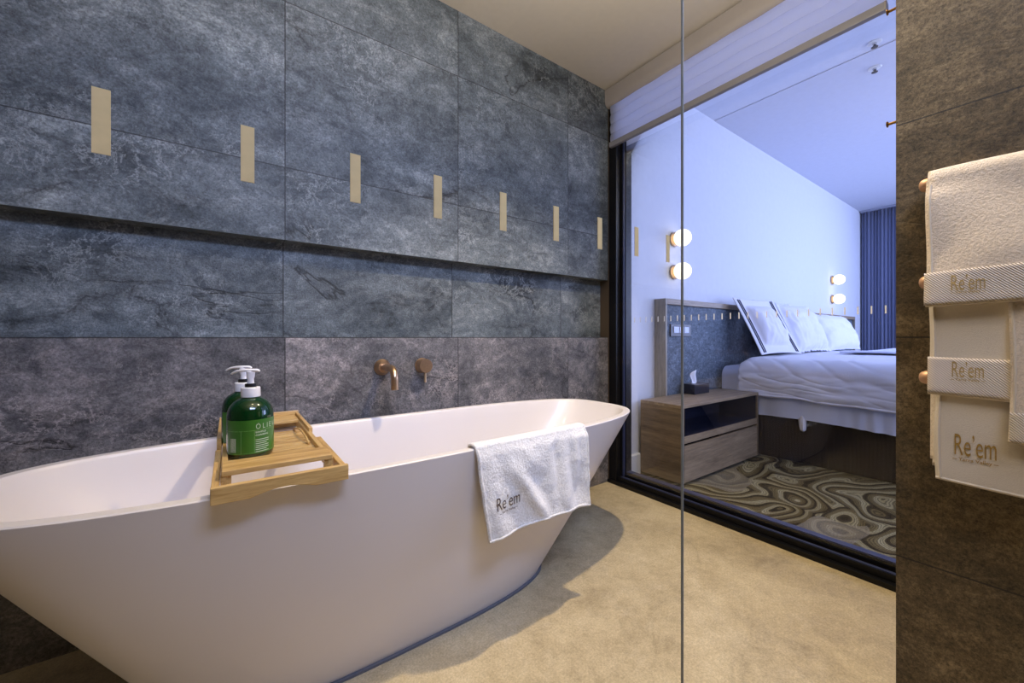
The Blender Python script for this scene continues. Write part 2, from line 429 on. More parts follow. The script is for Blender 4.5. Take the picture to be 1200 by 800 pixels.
# ------------------------------------------------------------------ the room shell
CEIL = 2.70; WY = 1.83; WX = 2.15
bm = B()
prism(bm, [(1.83, 0), (1.83, 1.0), (1.90, 1.0), (1.90, 1.394), (1.83, 1.394), (1.83, CEIL), (2.0, CEIL), (2.0, 0)], 'X', -1.7, WX)
struct('wall_back', bm, M['slate'], smooth=False, origin=(0, 1.9, 0))
bm = B(); box(bm, 2.128, WX, 1.826, 1.9, 0, CEIL)
struct('trim_1', bm, simple('corner_trim', srgb(74, 62, 48), .4), smooth=False)
bm = B(); box(bm, -1.7, WX, -1.7, 2.0, -.1, 0)
struct('floor', bm, M['floor'], smooth=False, origin=(0, 0, 0))
bm = B(); box(bm, -1.7, WX+.1, -1.7, 2.0, CEIL, CEIL+.1)
struct('ceiling', bm, M['ceiling'], smooth=False)
bm = B(); box(bm, -1.8, -1.7, -1.7, 2.0, 0, CEIL)
struct('wall_left', bm, M['dark_tile'], smooth=False)
bm = B(); box(bm, -1.7, 1.25, -1.8, -1.7, 0, CEIL)
struct('wall_front', bm, M['dark_tile'], smooth=False)
bm = B(); box(bm, 1.25, 1.40, -1.8, .2226, 0, CEIL)
struct('wall_right', bm, M['brown_stone'], smooth=False)

# bedroom shell
BW = 1.90; BC = 3.03; BE = 8.40
bm = B(); box(bm, WX, BE+.1, BW, BW+.1, 0, BC+.1)
struct('wall_bedroom_back', bm, M['bedwall'], smooth=False)
bm = B(); box(bm, WX+.11, 2.44, 1.815, BW, 0, BC)
struct('wall_bedroom_nib', bm, M['bedwall'], smooth=False)
bm = B(); prism(bm, [(1.815, 0), (1.815, .15), (1.806, .15), (1.80, .14), (1.80, 0)], 'X', WX+.11, 2.45)
struct('baseboard_bedroom', bm, M['skirt'], smooth=False)
bm = B(); box(bm, BE, BE+.1, -3.2, BW, 0, BC+.1)
struct('wall_bedroom_end', bm, M['bedwall'], smooth=False)
bm = B(); box(bm, 3.70, BE, -3.2, BW, BC, BC+.1)
struct('ceiling_bedroom', bm, M['bedceil'], smooth=False)
bm = B(); box(bm, WX+.11, 3.70, -3.2, BW, BC+.006, BC+.1)
struct('ceiling_bedroom_recess', bm, simple('bedroom_recess_paint', srgb(216, 220, 232), .85, bscale=20, vary=.02), smooth=False)
bm = B(); box(bm, WX+.11, BE, -3.2, BW, -.1, .0)
struct('floor_carpet', bm, M['carpet'], smooth=False, origin=(0, 0, 0))
bm = B(); box(bm, WX, WX+.11, -1.8, 1.83, CEIL, BC+.1)
struct('wall_window_head', bm, M['bedwall'], smooth=False)
bm = B(); box(bm, WX, WX+.11, -1.8, -.2, 0, CEIL)
struct('wall_window_side', bm, M['bedwall'], smooth=False)

# ------------------------------------------------------------------ window between bath and bedroom
win = bpy.data.objects.new('window_1', None); COL.objects.link(win); win.location = (WX+.05, .8, 0)
ORIG[win.name] = Vector(win.location); win['kind'] = 'structure'
bm = B()
prism(bm, [(WX-.03, 0), (WX-.03, .022), (WX+.0, .022), (WX+.0, .05), (WX+.03, .05), (WX+.03, .036), (WX+.05, .036), (WX+.05, .075), (WX+.11, .075), (WX+.11, 0)], 'Y', -.2, 1.83)
mesh('window_sill', bm, M['frame'], win, smooth=False)
bm = B(); box(bm, WX+.006, WX+.024, -.2, 1.74, .0495, .0535)
mesh('sill_highlight_bead', bm, M['frame_hi'], win, smooth=False)  # thin strip carrying the sill's painted blue highlight
bm = B(); box(bm, WX+.034, WX+.046, -.2, 1.74, .034, .039)
mesh('sill_gasket', bm, M['frame_seal'], win, smooth=False)
bm = B(); box(bm, WX+.058, WX+.10, -.2, 1.74, .0745, .079)
mesh('sill_highlight_bead', bm, M['frame_hi'], win, smooth=False)
bm = B()
box(bm, WX-.015, WX+.03, 1.765, 1.828, 0, CEIL); box(bm, WX+.03, WX+.05, 1.75, 1.828, 0, CEIL); box(bm, WX+.05, WX+.11, 1.735, 1.828, 0, CEIL)
mesh('window_jamb', bm, M['frame'], win, smooth=False)
bm = B(); box(bm, WX+.034, WX+.05, 1.742, 1.75, .05, CEIL)
mesh('jamb_highlight_bead', bm, M['frame_hi'], win, smooth=False)  # strip for the bluish highlight down the jamb, held in its colour
bm = B(); box(bm, WX, WX+.11, -.2, -.1, 0, CEIL)
mesh('window_jamb', bm, M['frame'], win, smooth=False)
bm = B(); box(bm, WX, WX+.11, -.1, 1.74, CEIL-.06, CEIL)
mesh('window_head', bm, M['frame'], win, smooth=False)
bm = B()
vs = [bm.verts.new(p) for p in ((WX+.04, -.1, .03), (WX+.04, 1.75, .03), (WX+.04, 1.75, CEIL-.05), (WX+.04, -.1, CEIL-.05))]
bm.faces.new(vs)
mesh('window_pane', bm, M['glass'], win, smooth=False)
proto = None
for k in range(34):
    y = 1.655 - k*.0441
    if proto is None:
        bm = B(); box(bm, WX+.0385, WX+.0395, y-.0026, y+.0026, 1.098, 1.131)
        proto = mesh('film_strip', bm, M['film_w'], win, smooth=False); y00 = y
    else:
        c = proto.copy(); COL.objects.link(c); c.location = (0, y-y00, 0)

# ------------------------------------------------------------------ pleated blind over the window
bl = thing('roman_blind', (2.125, 1.1, 2.295), 'white pleated fabric blind gathered up under its cassette at the window top', 'blind')
Y0b, Y1b = .404, 1.80
bm = B()
prism(bm, [(2.090, 2.69), (2.090, 2.625), (2.094, 2.600), (2.104, 2.585), (2.118, 2.578), (2.149, 2.578), (2.149, 2.69)], 'Y', Y0b-.4, 1.825)
mesh('cassette', bm, M['cassette'], bl, angle=50)
prof = []
top, n, fh = 2.590, 4, .0660
for i in range(n):
    z0 = top - i*fh; x0 = 2.124
    for t in range(9):
        a = t/8
        prof.append((x0 - .011*math.sin(PI*(.12+.80*a)) - .004*a, z0 - fh*a))
    prof.append((x0-.001, z0-fh+.003))
pts = prof + [(2.136, 2.327), (2.136, top)]
bm = B()
ny = 40
def wob(y, i): return .0012*math.sin(9*y + i*.35) + .001*math.sin(23*y+i)
rings = []
for j in range(ny+1):
    y = Y0b + (Y1b-.005-Y0b)*j/ny
    rings.append([bm.verts.new((p[0]+(wob(y, i//10) if i < len(prof) else 0), y, p[1]+(2*wob(y*1.3+1, i//10) if 0 < i < len(prof) else 0))) for i, p in enumerate(pts)])
for a, b in zip(rings, rings[1:]):
    for i in range(len(pts)):
        bm.faces.new([a[i], a[(i+1) % len(pts)], b[(i+1) % len(pts)], b[i]])
bm.faces.new(rings[0]); bm.faces.new(rings[-1][::-1])
bmesh.ops.recalc_face_normals(bm, faces=bm.faces[:])
mesh('pleated_fabric', bm, M['blind'], bl, angle=60)
bm = B(); prism(bm, [(2.104, 2.328), (2.104, 2.305), (2.108, 2.297), (2.132, 2.297), (2.138, 2.305), (2.138, 2.328)], 'Y', Y0b+.004, Y1b)
mesh('bottom_bar', bm, M['bar'], bl, angle=50)
bm = B(); box(bm, 2.103, 2.139, Y0b-.002, Y0b+.005, 2.296, 2.330)
mesh('end_cap', bm, M['cassette'], bl, bevel=.002)

# ------------------------------------------------------------------ bathtub
ZR = .65
TH = .015
def sring(a, b, z, n=3.3, cx=.563, cy=1.412, seg=144):
    out = []
    for i in range(seg):
        t = 2*PI*i/seg; c, s = math.cos(t), math.sin(t)
        x = a*math.copysign(abs(c)**(2/n), c); y = b*math.copysign(abs(s)**(2/n), s)
        out.append((cx + x*math.cos(TH)-y*math.sin(TH), cy + x*math.sin(TH)+y*math.cos(TH), z))
    return out
def lerp(a, b, t): return a+(b-a)*t
A0, B0, A1, B1 = .625, .197, 1.072, .347
DXB = -.060
rings = [sring(A0-.02, B0-.02, .002, 2.9, .563+DXB), sring(A0-.006, B0-.006, .006, 2.9, .563+DXB)]
for i in range(11):
    t = i/10
    rings.append(sring(lerp(A0, A1, t), lerp(B0, B1, t)+.010*math.sin(PI*t), lerp(.018, ZR-.008, t), lerp(2.9, 3.3, t), .563+DXB*(1-t)))
rings += [sring(A1+.001, B1+.001, ZR-.003), sring(A1-.002, B1-.002, ZR),
          sring(A1-.028, B1-.028, ZR), sring(A1-.031, B1-.031, ZR-.003), sring(A1-.035, B1-.034, ZR-.010)]
for i in range(1, 10):
    t = i/10
    rings.append(sring(lerp(A1-.036, .62, t**1.15), lerp(B1-.034, .205, t**1.3), lerp(ZR-.012, .18, t), lerp(3.3, 2.9, t)))
rings += [sring(.575, .175, .155, 2.8), sring(.50, .13, .14, 2.6), sring(.25, .06, .135, 2.2)]
bm = B()
R = [[bm.verts.new(p) for p in r] for r in rings]
for a, b in zip(R, R[1:]):
    for i in range(len(a)): bm.faces.new([a[i], a[(i+1) % len(a)], b[(i+1) % len(a)], b[i]])
bm.faces.new(R[0][::-1]); bm.faces.new(R[-1])
bmesh.ops.recalc_face_normals(bm, faces=bm.faces[:])
tub = thing('bathtub', (.563, 1.412, 0), 'freestanding white oval bathtub with sloping sides along the slate tiled wall', 'bathtub')
mesh('tub_shell', bm, M['tub'], tub, angle=38)
bm = B()
R = [[bm.verts.new(p) for p in sring(A0+.004, B0+.004, z, 2.9, .563+DXB)] for z in (0.0, .007)]
R.append([bm.verts.new(p) for p in sring(A0-.004, B0-.004, .009, 2.9, .563+DXB)])
for a, b in zip(R, R[1:]):
    for i in range(len(a)): bm.faces.new([a[i], a[(i+1) % len(a)], b[(i+1) % len(a)], b[i]])
mesh('base_seal', bm, M['seal'], tub)
bm = B(); lathe(bm, [(.001, .136), (.03, .136), (.033, .139), (.03, .142), (.001, .143)], (.563, 1.412, 0), 24)
mesh('drain', bm, M['chrome'], tub)

# ------------------------------------------------------------------ wall taps
sp = thing('bath_spout', (.57, 1.83, .862), 'brushed bronze bath spout curving down from a round wall flange', 'tap')
bm = B(); lathe(bm, [(.002, 0), (.036, 0), (.037, .003), (.037, .008), (.034, .012), (.028, .022), (.024, .03), (.002, .031)], (.57, 1.83, .862), 36, 'Y', -1)
mesh('flange', bm, M['bronze'], sp)
pts = [(.57, 1.83-.02, .862), (.57, 1.75, .863), (.57, 1.70, .864)]
for i in range(1, 9):
    a = PI/2*i/8; pts.append((.57, 1.70-.045*math.sin(a), .864-.045*(1-math.cos(a))))
pts += [(.57, 1.655, .80), (.57, 1.655, .776)]
bm = B(); tube(bm, pts, .0155, 20)
mesh('spout_tube', bm, M['bronze'], sp, angle=50)
mx = thing('bath_mixer', (.765, 1.83, .862), 'round brushed bronze wall mixer with a short pin lever below', 'tap')
bm = B(); lathe(bm, [(.002, 0), (.036, 0), (.037, .004), (.034, .008), (.032, .012), (.032, .020), (.0335, .022), (.0335, .052), (.032, .055), (.002, .056)], (.765, 1.83, .862), 40, 'Y', -1)
mesh('mixer_body', bm, M['bronze'], mx)
bm = B(); tube(bm, [(.765, 1.79, .832), (.765, 1.788, .80), (.765, 1.787, .784), (.765, 1.787, .782)], [.006, .0055, .006, .004], 12)
mesh('lever', bm, simple('pale_bronze', srgb(214, 186, 150), .3, metal=.8), mx)

# ------------------------------------------------------------------ glass screen with film strips
G = .30
gs = thing('glass_screen', (-.1, G, 0), 'frameless clear glass shower screen with a row of small cream film strips', 'glass screen')
bm = B()
vs = [bm.verts.new(p) for p in ((-1.2, G, 0.0), (.498, G, 0.0), (.498, G, 2.69), (-1.2, G, 2.69))]
bm.faces.new(vs)
mesh('glass_panel', bm, M['screen'], gs, smooth=False)
bm = B(); box(bm, .4985, .500, G-.0016, G+.0016, 0, 2.69)
mesh('polished_edge', bm, M['edge'], gs, smooth=False)
proto = None
for k in range(-1, 8):
    x = (.054+.397*k)*G/1.83
    if proto is None:
        bm = B(); box(bm, x-.0036, x+.0036, G-.0012, G-.0006, 1.098, 1.133)
        proto = mesh('film_strip', bm, M['film'], gs, smooth=False); x00 = x
    else:
        c = proto.copy(); COL.objects.link(c); c.location = (x-x00, 0, 0)

# ------------------------------------------------------------------ bamboo bath caddy
cd = thing('bath_caddy', (.10, 1.39, ZR+.001), 'bamboo bath tray with slats lying across the bathtub', 'bath tray')
XL, XR = -.034, .236
zb = ZR+.002
# front plate with shallow arched notch
pts = [(XL, zb), (XL, .688)]
pts += [(XR, .688), (XR, zb)]
for i in range(13):
    t = i/12; x = .165 - .13*t
    pts.append((x, zb + .012*math.sin(PI*t)**1.0))
bm = B(); prism(bm, pts, 'Y', 1.018, 1.032)
mesh('front_plate', bm, M['bamboo'], cd, bevel=.0015, smooth=False)
for x0 in (XL, XR-.014):
    bm = B(); box(bm, x0, x0+.014, 1.032, 1.385, zb, .682)
    mesh('outer_rail', bm, M['bamboo_y'], cd, bevel=.0015, smooth=False)
bm = B(); box(bm, XL+.014, XR-.014, 1.36, 1.385, zb, zb+.01)
mesh('cross_bar', bm, M['bamboo'], cd, bevel=.001, smooth=False)
IL, IR = -.016, .212
for x0 in (IL-.002, IR-.011):
    bm = B(); box(bm, x0, x0+.013, 1.085, 1.76, zb+.012, .694)
    mesh('inner_rail', bm, M['bamboo_y'], cd, bevel=.0015, smooth=False)
bm = B(); box(bm, IL-.016, IR+.006, 1.748, 1.762, zb, .712)
mesh('back_plate', bm, M['bamboo'], cd, bevel=.0015, smooth=False)
for x0 in (IL-.016, IR-.005):
    bm = B(); box(bm, x0, x0+.011, 1.42, 1.75, zb+.02, .706)
    mesh('side_rail', bm, M['bamboo_y'], cd, bevel=.0015, smooth=False)
bm = B(); box(bm, IL, IR, 1.082, 1.172, .690, .702)
mesh('front_board', bm, M['bamboo'], cd, bevel=.0015, smooth=False)
for x0 in (IL+.002, IR-.018):
    bm = B(); box(bm, x0, x0+.016, 1.088, 1.104, zb, .690)
    mesh('foot', bm, M['bamboo_y'], cd, bevel=.001, smooth=False)
bm = B(); box(bm, IL+.008, IR-.008, 1.63, 1.745, .688, .698)
mesh('back_board', bm, M['bamboo'], cd, bevel=.0015, smooth=False)
for k in range(8):
    y = 1.195 + k*.044
    bm = B(); box(bm, IL+.01, IR-.01, y, y+.034, .672, .681)
    mesh('slat', bm, M['bamboo'], cd, bevel=.0012, smooth=False)
pts = []
for i in range(15):
    t = i/14; pts.append((IR-.022-.012*t, 1.30+.24*t, .684+.018*math.sin(PI*t)))
bm = B(); tube(bm, pts, .0032, 8)
mesh('book_stop', bm, M['bamboo_y'], cd)

# ------------------------------------------------------------------ pump bottles
def bottle(loc, label, labelled):
    t = thing('pump_bottle', loc, label, 'bottle', 'green pump bottles on the bath tray')
    x, y, z = loc
    bm = B()
    lathe(bm, [(.002, 0), (.046, 0), (.052, .004), (.0535, .012), (.0535, .108), (.052, .122), (.047, .135), (.038, .146), (.027, .153), (.019, .157), (.019, .166), (.002, .166)], loc, 48)
    mesh('bottle_body', bm, M['bottle'], t, angle=70)
    ang0 = math.atan2(-y, -x)            # towards the viewer
    def wrap(bm_, rad, zoff, a0):
        for v in bm_.verts:
            a = ang0 + a0 + v.co.x/rad
            v.co = Vector((x + rad*math.cos(a), y + rad*math.sin(a), z + zoff + v.co.y))
        return bm_
    bm = B(); grid(bm, 40, 6, lambda u, v: (( u-.5)*.150, v*.088, 0)); wrap(bm, .0541, .014, .18)
    lab = mesh('bottle_label', bm, M['label'], t)
    if labelled:
        bm = text_bm('\u00d3 L I E V E', .066, .0165, thin=-.018); 
        bmesh.ops.subdivide_edges(bm, edges=bm.edges[:], cuts=1)
        wrap(bm, .0545, .078, .22); mesh('brand_lettering', bm, M['print'], lab)
        bm = B()
        merge(bm, text_bm('SHAMPOO', .026, .0045), 0, .017); merge(bm, text_bm('CLEANSING', .032, .0045), 0, .0095)
        for k in range(7):
            w = .034 - .006*(k % 3 == 2)
            vs = [bm.verts.new(p) for p in ((0, -.001-k*.0052, 0), (w, -.001-k*.0052, 0), (w, .0002-k*.0052, 0), (0, .0002-k*.0052, 0))]; bm.faces.new(vs)
        bmesh.ops.subdivide_edges(bm, edges=[e for e in bm.edges if e.calc_length() > .012], cuts=6)
        wrap(bm, .0545, .050, .20); mesh('small_print', bm, M['print'], lab)
        bm = B()
        for a, b, c, d in ((-.07, .058, .062, .0588), (-.022, .0, -.0212, .058), (.008, .0, .0088, .058), (-.07, .0, .06, .0006)):
            vs = [bm.verts.new(p) for p in ((a, b, 0), (c, b, 0), (c, d, 0), (a, d, 0))]; bm.faces.new(vs)
        bmesh.ops.subdivide_edges(bm, edges=[e for e in bm.edges if e.calc_length() > .012], cuts=10)
        wrap(bm, .0544, .016, 0.0); mesh('label_rules', bm, M['print_dim'], lab)
        bm = B()
        for k in range(11):
            a = -.058 + k*.0014; w = .0004 + .0005*((k*7) % 3 == 0)
            vs = [bm.verts.new(p) for p in ((a, .0, 0), (a+w, .0, 0), (a+w, .036, 0), (a, .036, 0))]; bm.faces.new(vs)
        wrap(bm, .0545, .020, .16); mesh('barcode', bm, M['print'], lab)
    bm = B(); lathe(bm, [(.0005, .158), (.0225, .158), (.0230, .160), (.0225, .182), (.021, .184), (.0005, .184)], loc, 32)
    col = mesh('pump_collar', bm, M['pump'], t)
    bm = B(); lathe(bm, [(.0005, .184), (.0135, .184), (.0135, .193), (.012, .194), (.0005, .194)], loc, 24)
    mesh('collar_ring', bm, M['black'], col)
    bm = B(); lathe(bm, [(.0005, .193), (.0085, .193), (.0075, .205), (.0095, .212), (.0105, .226), (.009, .228), (.0005, .229)], loc, 20)
    mesh('pump_stem', bm, M['pump'], t)
    L = Vector((-.813, .582, 0))
    P = Vector((x, y, z+.229))
    pts = [P - L*.024 + Vector((0, 0, -.0015)), P - L*.018, P, P + L*.02, P + L*.036 + Vector((0, 0, -.002)), P + L*.048 + Vector((0, 0, -.007)), P + L*.052 + Vector((0, 0, -.010))]
    bm = B(); tube(bm, pts, [.004, .0075, .0088, .007, .0052, .0045, .004], 14, squash=.55)
    mesh('pump_nozzle', bm, M['pump'], t, angle=60)
    return t
bottle((.045, 1.285, .681), 'green pump bottle with printed white lettering, nearest on the bamboo bath tray', True)
bottle((.032, 1.435, .681), 'green pump bottle half hidden behind the lettered one on the bath tray', False)

# ------------------------------------------------------------------ towel over the bath rim
def rim_front_y(x):
    u = min(.999, abs((x-.563)/A1)); return 1.412 - B1*(1-u**3.3)**(1/3.3) + (x-.563)*TH
tx0, tx1 = .618, 1.118
def tub_towel_front(x, z):
    """outward position of the hanging front of the towel"""
    d = (ZR+.012 - z)/.31; d = max(0, min(1.05, d))
    s = (x-tx0)/(tx1-tx0)
    f = .013*math.sin(11*s+.8)*d + .010*math.sin(19*s-2.0*d+2.2)*d + .012*math.exp(-((s-.42)/.10)**2-((d-.28)/.14)**2) \
        - .012*math.exp(-((s-.66)/.05)**2)*smoothstep(0, .4, d)*smoothstep(1.1, .8, d) + .009*math.exp(-((s-.86)/.035)**2)*smoothstep(.05, .3, d)*smoothstep(.85, .5, d)
    f += .016*math.exp(-((s-.34-.40*(d-.5))/.06)**2)*smoothstep(.15, .5, d)
    f *= (smoothstep(0, .15, s)*.9+.1)*(1-.65*smoothstep(.70, 1.0, d))*(1-.85*math.exp(-((s-.2)/.14)**2-((d-.66)/.28)**2))
    f += .002*mn.noise(Vector((x*25, z*25, 0)))
    return min(rim_front_y(x), 1.075) - .012 - .012*d - f*1.35
path_in = [(.055, -.10), (.050, -.06), (.044, -.025), (.040, 0.0), (.032, .009), (.016, .0105), (.0, .009)]
def tub_towel(u, v):
    x0 = tx0 + (tx1-tx0)*u
    if v < .3:
        k = v/.3*(len(path_in)-1); i = min(int(k), len(path_in)-2); q = k-i
        dy = lerp(path_in[i][0], path_in[i+1][0], q); dz = lerp(path_in[i][1], path_in[i+1][1], q)
        return (x0, rim_front_y(x0) + dy + (.0 if v > .12 else 0), ZR + dz)
    q = (v-.3)/.7
    hem = .353 + .012*math.sin(PI*u)
    z = lerp(ZR+.007, hem, q)
    x = x0 + (.042*(1-u)*q - .004*math.sin(PI*q)*(1-u)) + .004*u*q
    y = tub_towel_front(x0, z)
    y = lerp(rim_front_y(x0)-.004, y, smoothstep(0, .12, q)) + .0015*mn.noise(Vector((x*90, z*90, 2.)))
    return (x, y, z)
tw = thing('bath_towel', (.86, 1.05, ZR), 'white terry towel draped over the bathtub rim with brown lettering', 'towel')
bm = B(); grid(bm, 90, 80, tub_towel)
mesh('towel_cloth', bm, M['terry'], tw, solid=(.007, 0), angle=0)
# raised hem along the sides and the bottom
def edge_pts(kind):
    out = []
    for i in range(60):
        t = i/59
        p = {'l': tub_towel(.012, .32+.67*t), 'b': tub_towel(t, .985), 'r': tub_towel(.99, .32+.67*t)}[kind]
        out.append((p[0], p[1]-.002, p[2]))
    return out
for k in 'lbr':
    bm = B(); tube(bm, edge_pts(k), .0042, 8)
    mesh('hem', bm, M['terry'], tw)
bm = logo_bm(.098, .040, .062, .009, .006, .008)
for v in bm.verts:
    x = .682 + v.co.x; z = .436 + v.co.y + v.co.x*.04
    x0 = x - .03
    v.co = Vector((x, tub_towel_front(x0, z)-.0075, z))
mesh('embroidered_lettering', bm, M['brownt'], tw, smooth=False)

# ------------------------------------------------------------------ towels on the wall rails
RX = 1.2125
rail_z = (1.325, 1.117, .914)
names = ('uppermost', 'middle', 'lowest')
for z, nm in zip(rail_z, names):
    r = thing('towel_rail', (1.25, -.12, z), nm + ' of three copper towel rails with rounded ends on the brown tiled wall', 'towel rail', 'copper towel rails')
    bm = B()
    pts = [(RX, .1795, z), (RX, .1785, z), (RX, .176, z), (RX, .171, z), (RX, .165, z), (RX, .1, z), (RX, -.40, z), (RX, -.41, z)]
    tube(bm, pts, [.004, .008, .0115, .0137, .0145, .0145, .0145, .006], 18)
    mesh('rail_bar', bm, M['bronze_dk'], r, angle=60)
    for y in (.10, -.34):
        bm = B(); lathe(bm, [(.001, 0), (.012, 0), (.012, .004), (.007, .006), (.007, .038), (.001, .0385)], (1.25, y, z), 16, 'X', -1)
        mesh('bracket', bm, M['bronze_dk'], r)

def wall_towel(loc_label, zbar, y0, y1, xa, xb, zbot0, zbot1, band=None, matc='terry_w', seed=0, back=.16, thick=.006, puff=1.0, sag=None):
    """drape over a rail: y0 = edge seen on the left, y1 = the other edge; front from xa (top) to xb (bottom)"""
    t = thing('hand_towel', (RX, (y0+y1)/2, zbar), loc_label, 'towel', 'towels hanging on the wall rails')
    ro = .0185 + thick/2
    def front(u, z, zb):
        d = (zbar+ro*.6 - z)/max(.02, zbar - zb)
        x = lerp(xa, xb, max(0, min(1, d)))
        wv = .0022*puff*mn.noise(Vector((u*4+seed, z*9, seed))) + .0016*puff*math.sin(7*u+seed+z*8)
        return x + wv*smoothstep(.02, .2, d)
    def f(u, v):
        y = lerp(y0, y1, u) ; zb = lerp(zbot0, zbot1, u)
        if v < .2:
            q = v/.2; return (RX+ro, y, lerp(zbar-back, zbar, q))
        if v < .4:
            a = PI*(v-.2)/.2
            return (RX+ro*math.cos(a), y, zbar + ro*math.sin(a) + .0025*math.sin(9*u+seed)*math.sin(a))
        q = (v-.4)/.6
        z = lerp(zbar, zb, q)
        x = lerp(RX-ro, front(u, z, zb), smoothstep(0, .15, q))
        return (x, y + .002*math.sin(5*q+seed)*(u < .02), z)
    bm = B(); grid(bm, 40, 70, f)
    mesh('towel_cloth', bm, M[matc], t, solid=(thick, 0), angle=0)
    # piped side hem
    pts = []
    for i in range(40):
        p = f(.014, .42+.575*i/39); pts.append((p[0]-.003, p[1], p[2]))
    bm = B(); tube(bm, pts, .0022, 8); mesh('hem', bm, M['flat_w'], t)
    bot = []
    for i in range(40):
        p = f(i/39, .995); bot.append((p[0]-.001, p[1], p[2]))
    bm = B(); tube(bm, bot, .0036, 8); mesh('hem', bm, M['flat_w'], t)
    if band:
        zt, zb_ = band
        def g(u, v):
            y = lerp(y0+.0012, y1, u); zc = lerp(zbot0, zbot1, u)
            top = zt + (zc-zbot0); low = zb_ + (zc-zbot0)
            z = lerp(top, low, v); return (front(u, z, zc)-thick/2-.0016, y, z)
        bm = B(); grid(bm, 40, 12, g)
        mesh('woven_band', bm, M['band'], t, solid=(.0024, 0), angle=0)
    return t, front, f
def wall_logo(t, front, y0, y1, zb, ytext, z, w, h, w2, h2, gap, dash, mat, off):
    bm = logo_bm(w, h, w2, h2, gap, dash)
    for v in bm.verts:
        y = ytext - v.co.x; zz = z + v.co.y + v.co.x*.10*0
        u = (y-y0)/(y1-y0)
        v.co = Vector((front(u, zz, zb)-off, y, zz))
    mesh('embroidered_lettering', bm, M[mat], t, smooth=False)
TY1 = -.30
t3, fr3, _ = wall_towel('smooth cream towel on the lowest rail with gold lettering near its hem', rail_z[2], .1515, TY1, 1.189, 1.182, .712, .690, None, 'flat_w', 5.0, back=.15, puff=.8)
wall_logo(t3, fr3, .1515, TY1, .71, .1245, .7535, .053, .042, .043, .0085, .004, .006, 'gold', .0048)
# the folded inner layers of that towel
for k, (dy, dz, dx) in enumerate(((-.003, .012, .006), (.001, .024, .012))):
    bm = B(); grid(bm, 2, 20, lambda u, v: (1.187+dx - .003*v, lerp(.1595+dy, .12, u), lerp(.90, .722+dz, v)))
    mesh('folded_layer', bm, M['terry_w'], t3, solid=(.004, 0))
t2, fr2, _ = wall_towel('cream towel on the middle rail, its twill band lettered in gold', rail_z[1], .1605, TY1, 1.189, 1.178, .884, .872, (.960, .886), 'flat_w', 2.0, back=.15, puff=.9)
wall_logo(t2, fr2, .1605, TY1, .884, .1275, .9125, .041, .031, .032, .0065, .002, .005, 'goldp', .0066)
t4, fr4, _ = wall_towel('narrow thick terry towel at the right of the middle rail, hanging over the lettered one', rail_z[1], .0565, TY1, 1.181, 1.166, .806, .80, None, 'terry_w', 8.0, back=.10, thick=.007)
bm = B(); grid(bm, 20, 12, lambda u, v: (fr4(u, lerp(.862, .808, v), .806)-.0052, lerp(.0555, TY1, u), lerp(.862, .808, v)))
mesh('woven_band', bm, M['band'], t4, solid=(.0024, 0))
t1, fr1, _ = wall_towel('cream terry towel on the uppermost rail with a gold lettered twill band', rail_z[0], .1635, TY1, 1.189, 1.166, 1.063, 1.078, (1.131, 1.065), 'terry_w', 1.0, back=.15, thick=.007, puff=2.6)
wall_logo(t1, fr1, .1635, TY1, 1.07, .1265, 1.0845, .043, .031, .032, .0055, .0015, .005, 'goldp', .0072)

# ------------------------------------------------------------------ little pegs on the wall's edge
for z, w in ((1.79, 'upper'), (1.517, 'lower')):
    p = thing('wall_peg', (1.30, .2226, z), w + ' small brass peg on the edge of the brown tiled wall', 'peg', 'brass pegs on the wall edge')
    bm = B(); tube(bm, [(1.30, .2226, z), (1.30, .246, z)], .0032, 10); mesh('stem', bm, M['brass_small'], p)
    bm = B(); lathe(bm, [(.0005, .0225), (.0065, .0225), (.0075, .024), (.0065, .0255), (.0005, .026)], (1.30, .2226, z), 16, 'Y'); mesh('cap', bm, M['brass_small'], p)

# ------------------------------------------------------------------ bedroom: headboard
HX0, HX1, HY, HZ = 2.765, 7.62, 1.80, 1.305
hb = thing('headboard', ((HX0+HX1)/2, 1.85, 0), 'long charcoal headboard with grey oak border behind the bed and nightstand', 'headboard')
bm = B(); box(bm, HX0, HX0+.022, HY, 1.899, 0, HZ); mesh('side_post', bm, M['oak_z'], hb, bevel=.002, smooth=False)
bm = B(); box(bm, HX1-.022, HX1, HY, 1.899, 0, HZ); mesh('side_post', bm, M['oak_z'], hb, bevel=.002, smooth=False)
bm = B(); box(bm, HX0+.022, HX1-.022, HY, 1.899, HZ-.045, HZ); mesh('top_board', bm, M['oak'], hb, bevel=.002, smooth=False)
bm = B(); box(bm, HX0+.022, HX1-.022, HY+.03, 1.899, 0, HZ-.045); mesh('panel', bm, M['hb'], hb, smooth=False)
ol = thing('wall_outlet', (3.01, HY+.03, 1.055), 'dark power outlet plate with pale inserts on the headboard', 'outlet')
bm = B(); box(bm, 2.865, 3.16, HY+.018, HY+.0299, 1.005, 1.108); mesh('plate', bm, M['outlet'], ol, bevel=.003, smooth=False)
for x0, x1 in ((2.90, 2.975), (2.985, 3.045), (3.055, 3.12)):
    bm = B(); box(bm, x0, x1, HY+.013, HY+.0185, 1.035, 1.085); mesh('socket', bm, M['outlet_w'], ol, bevel=.002, smooth=False)

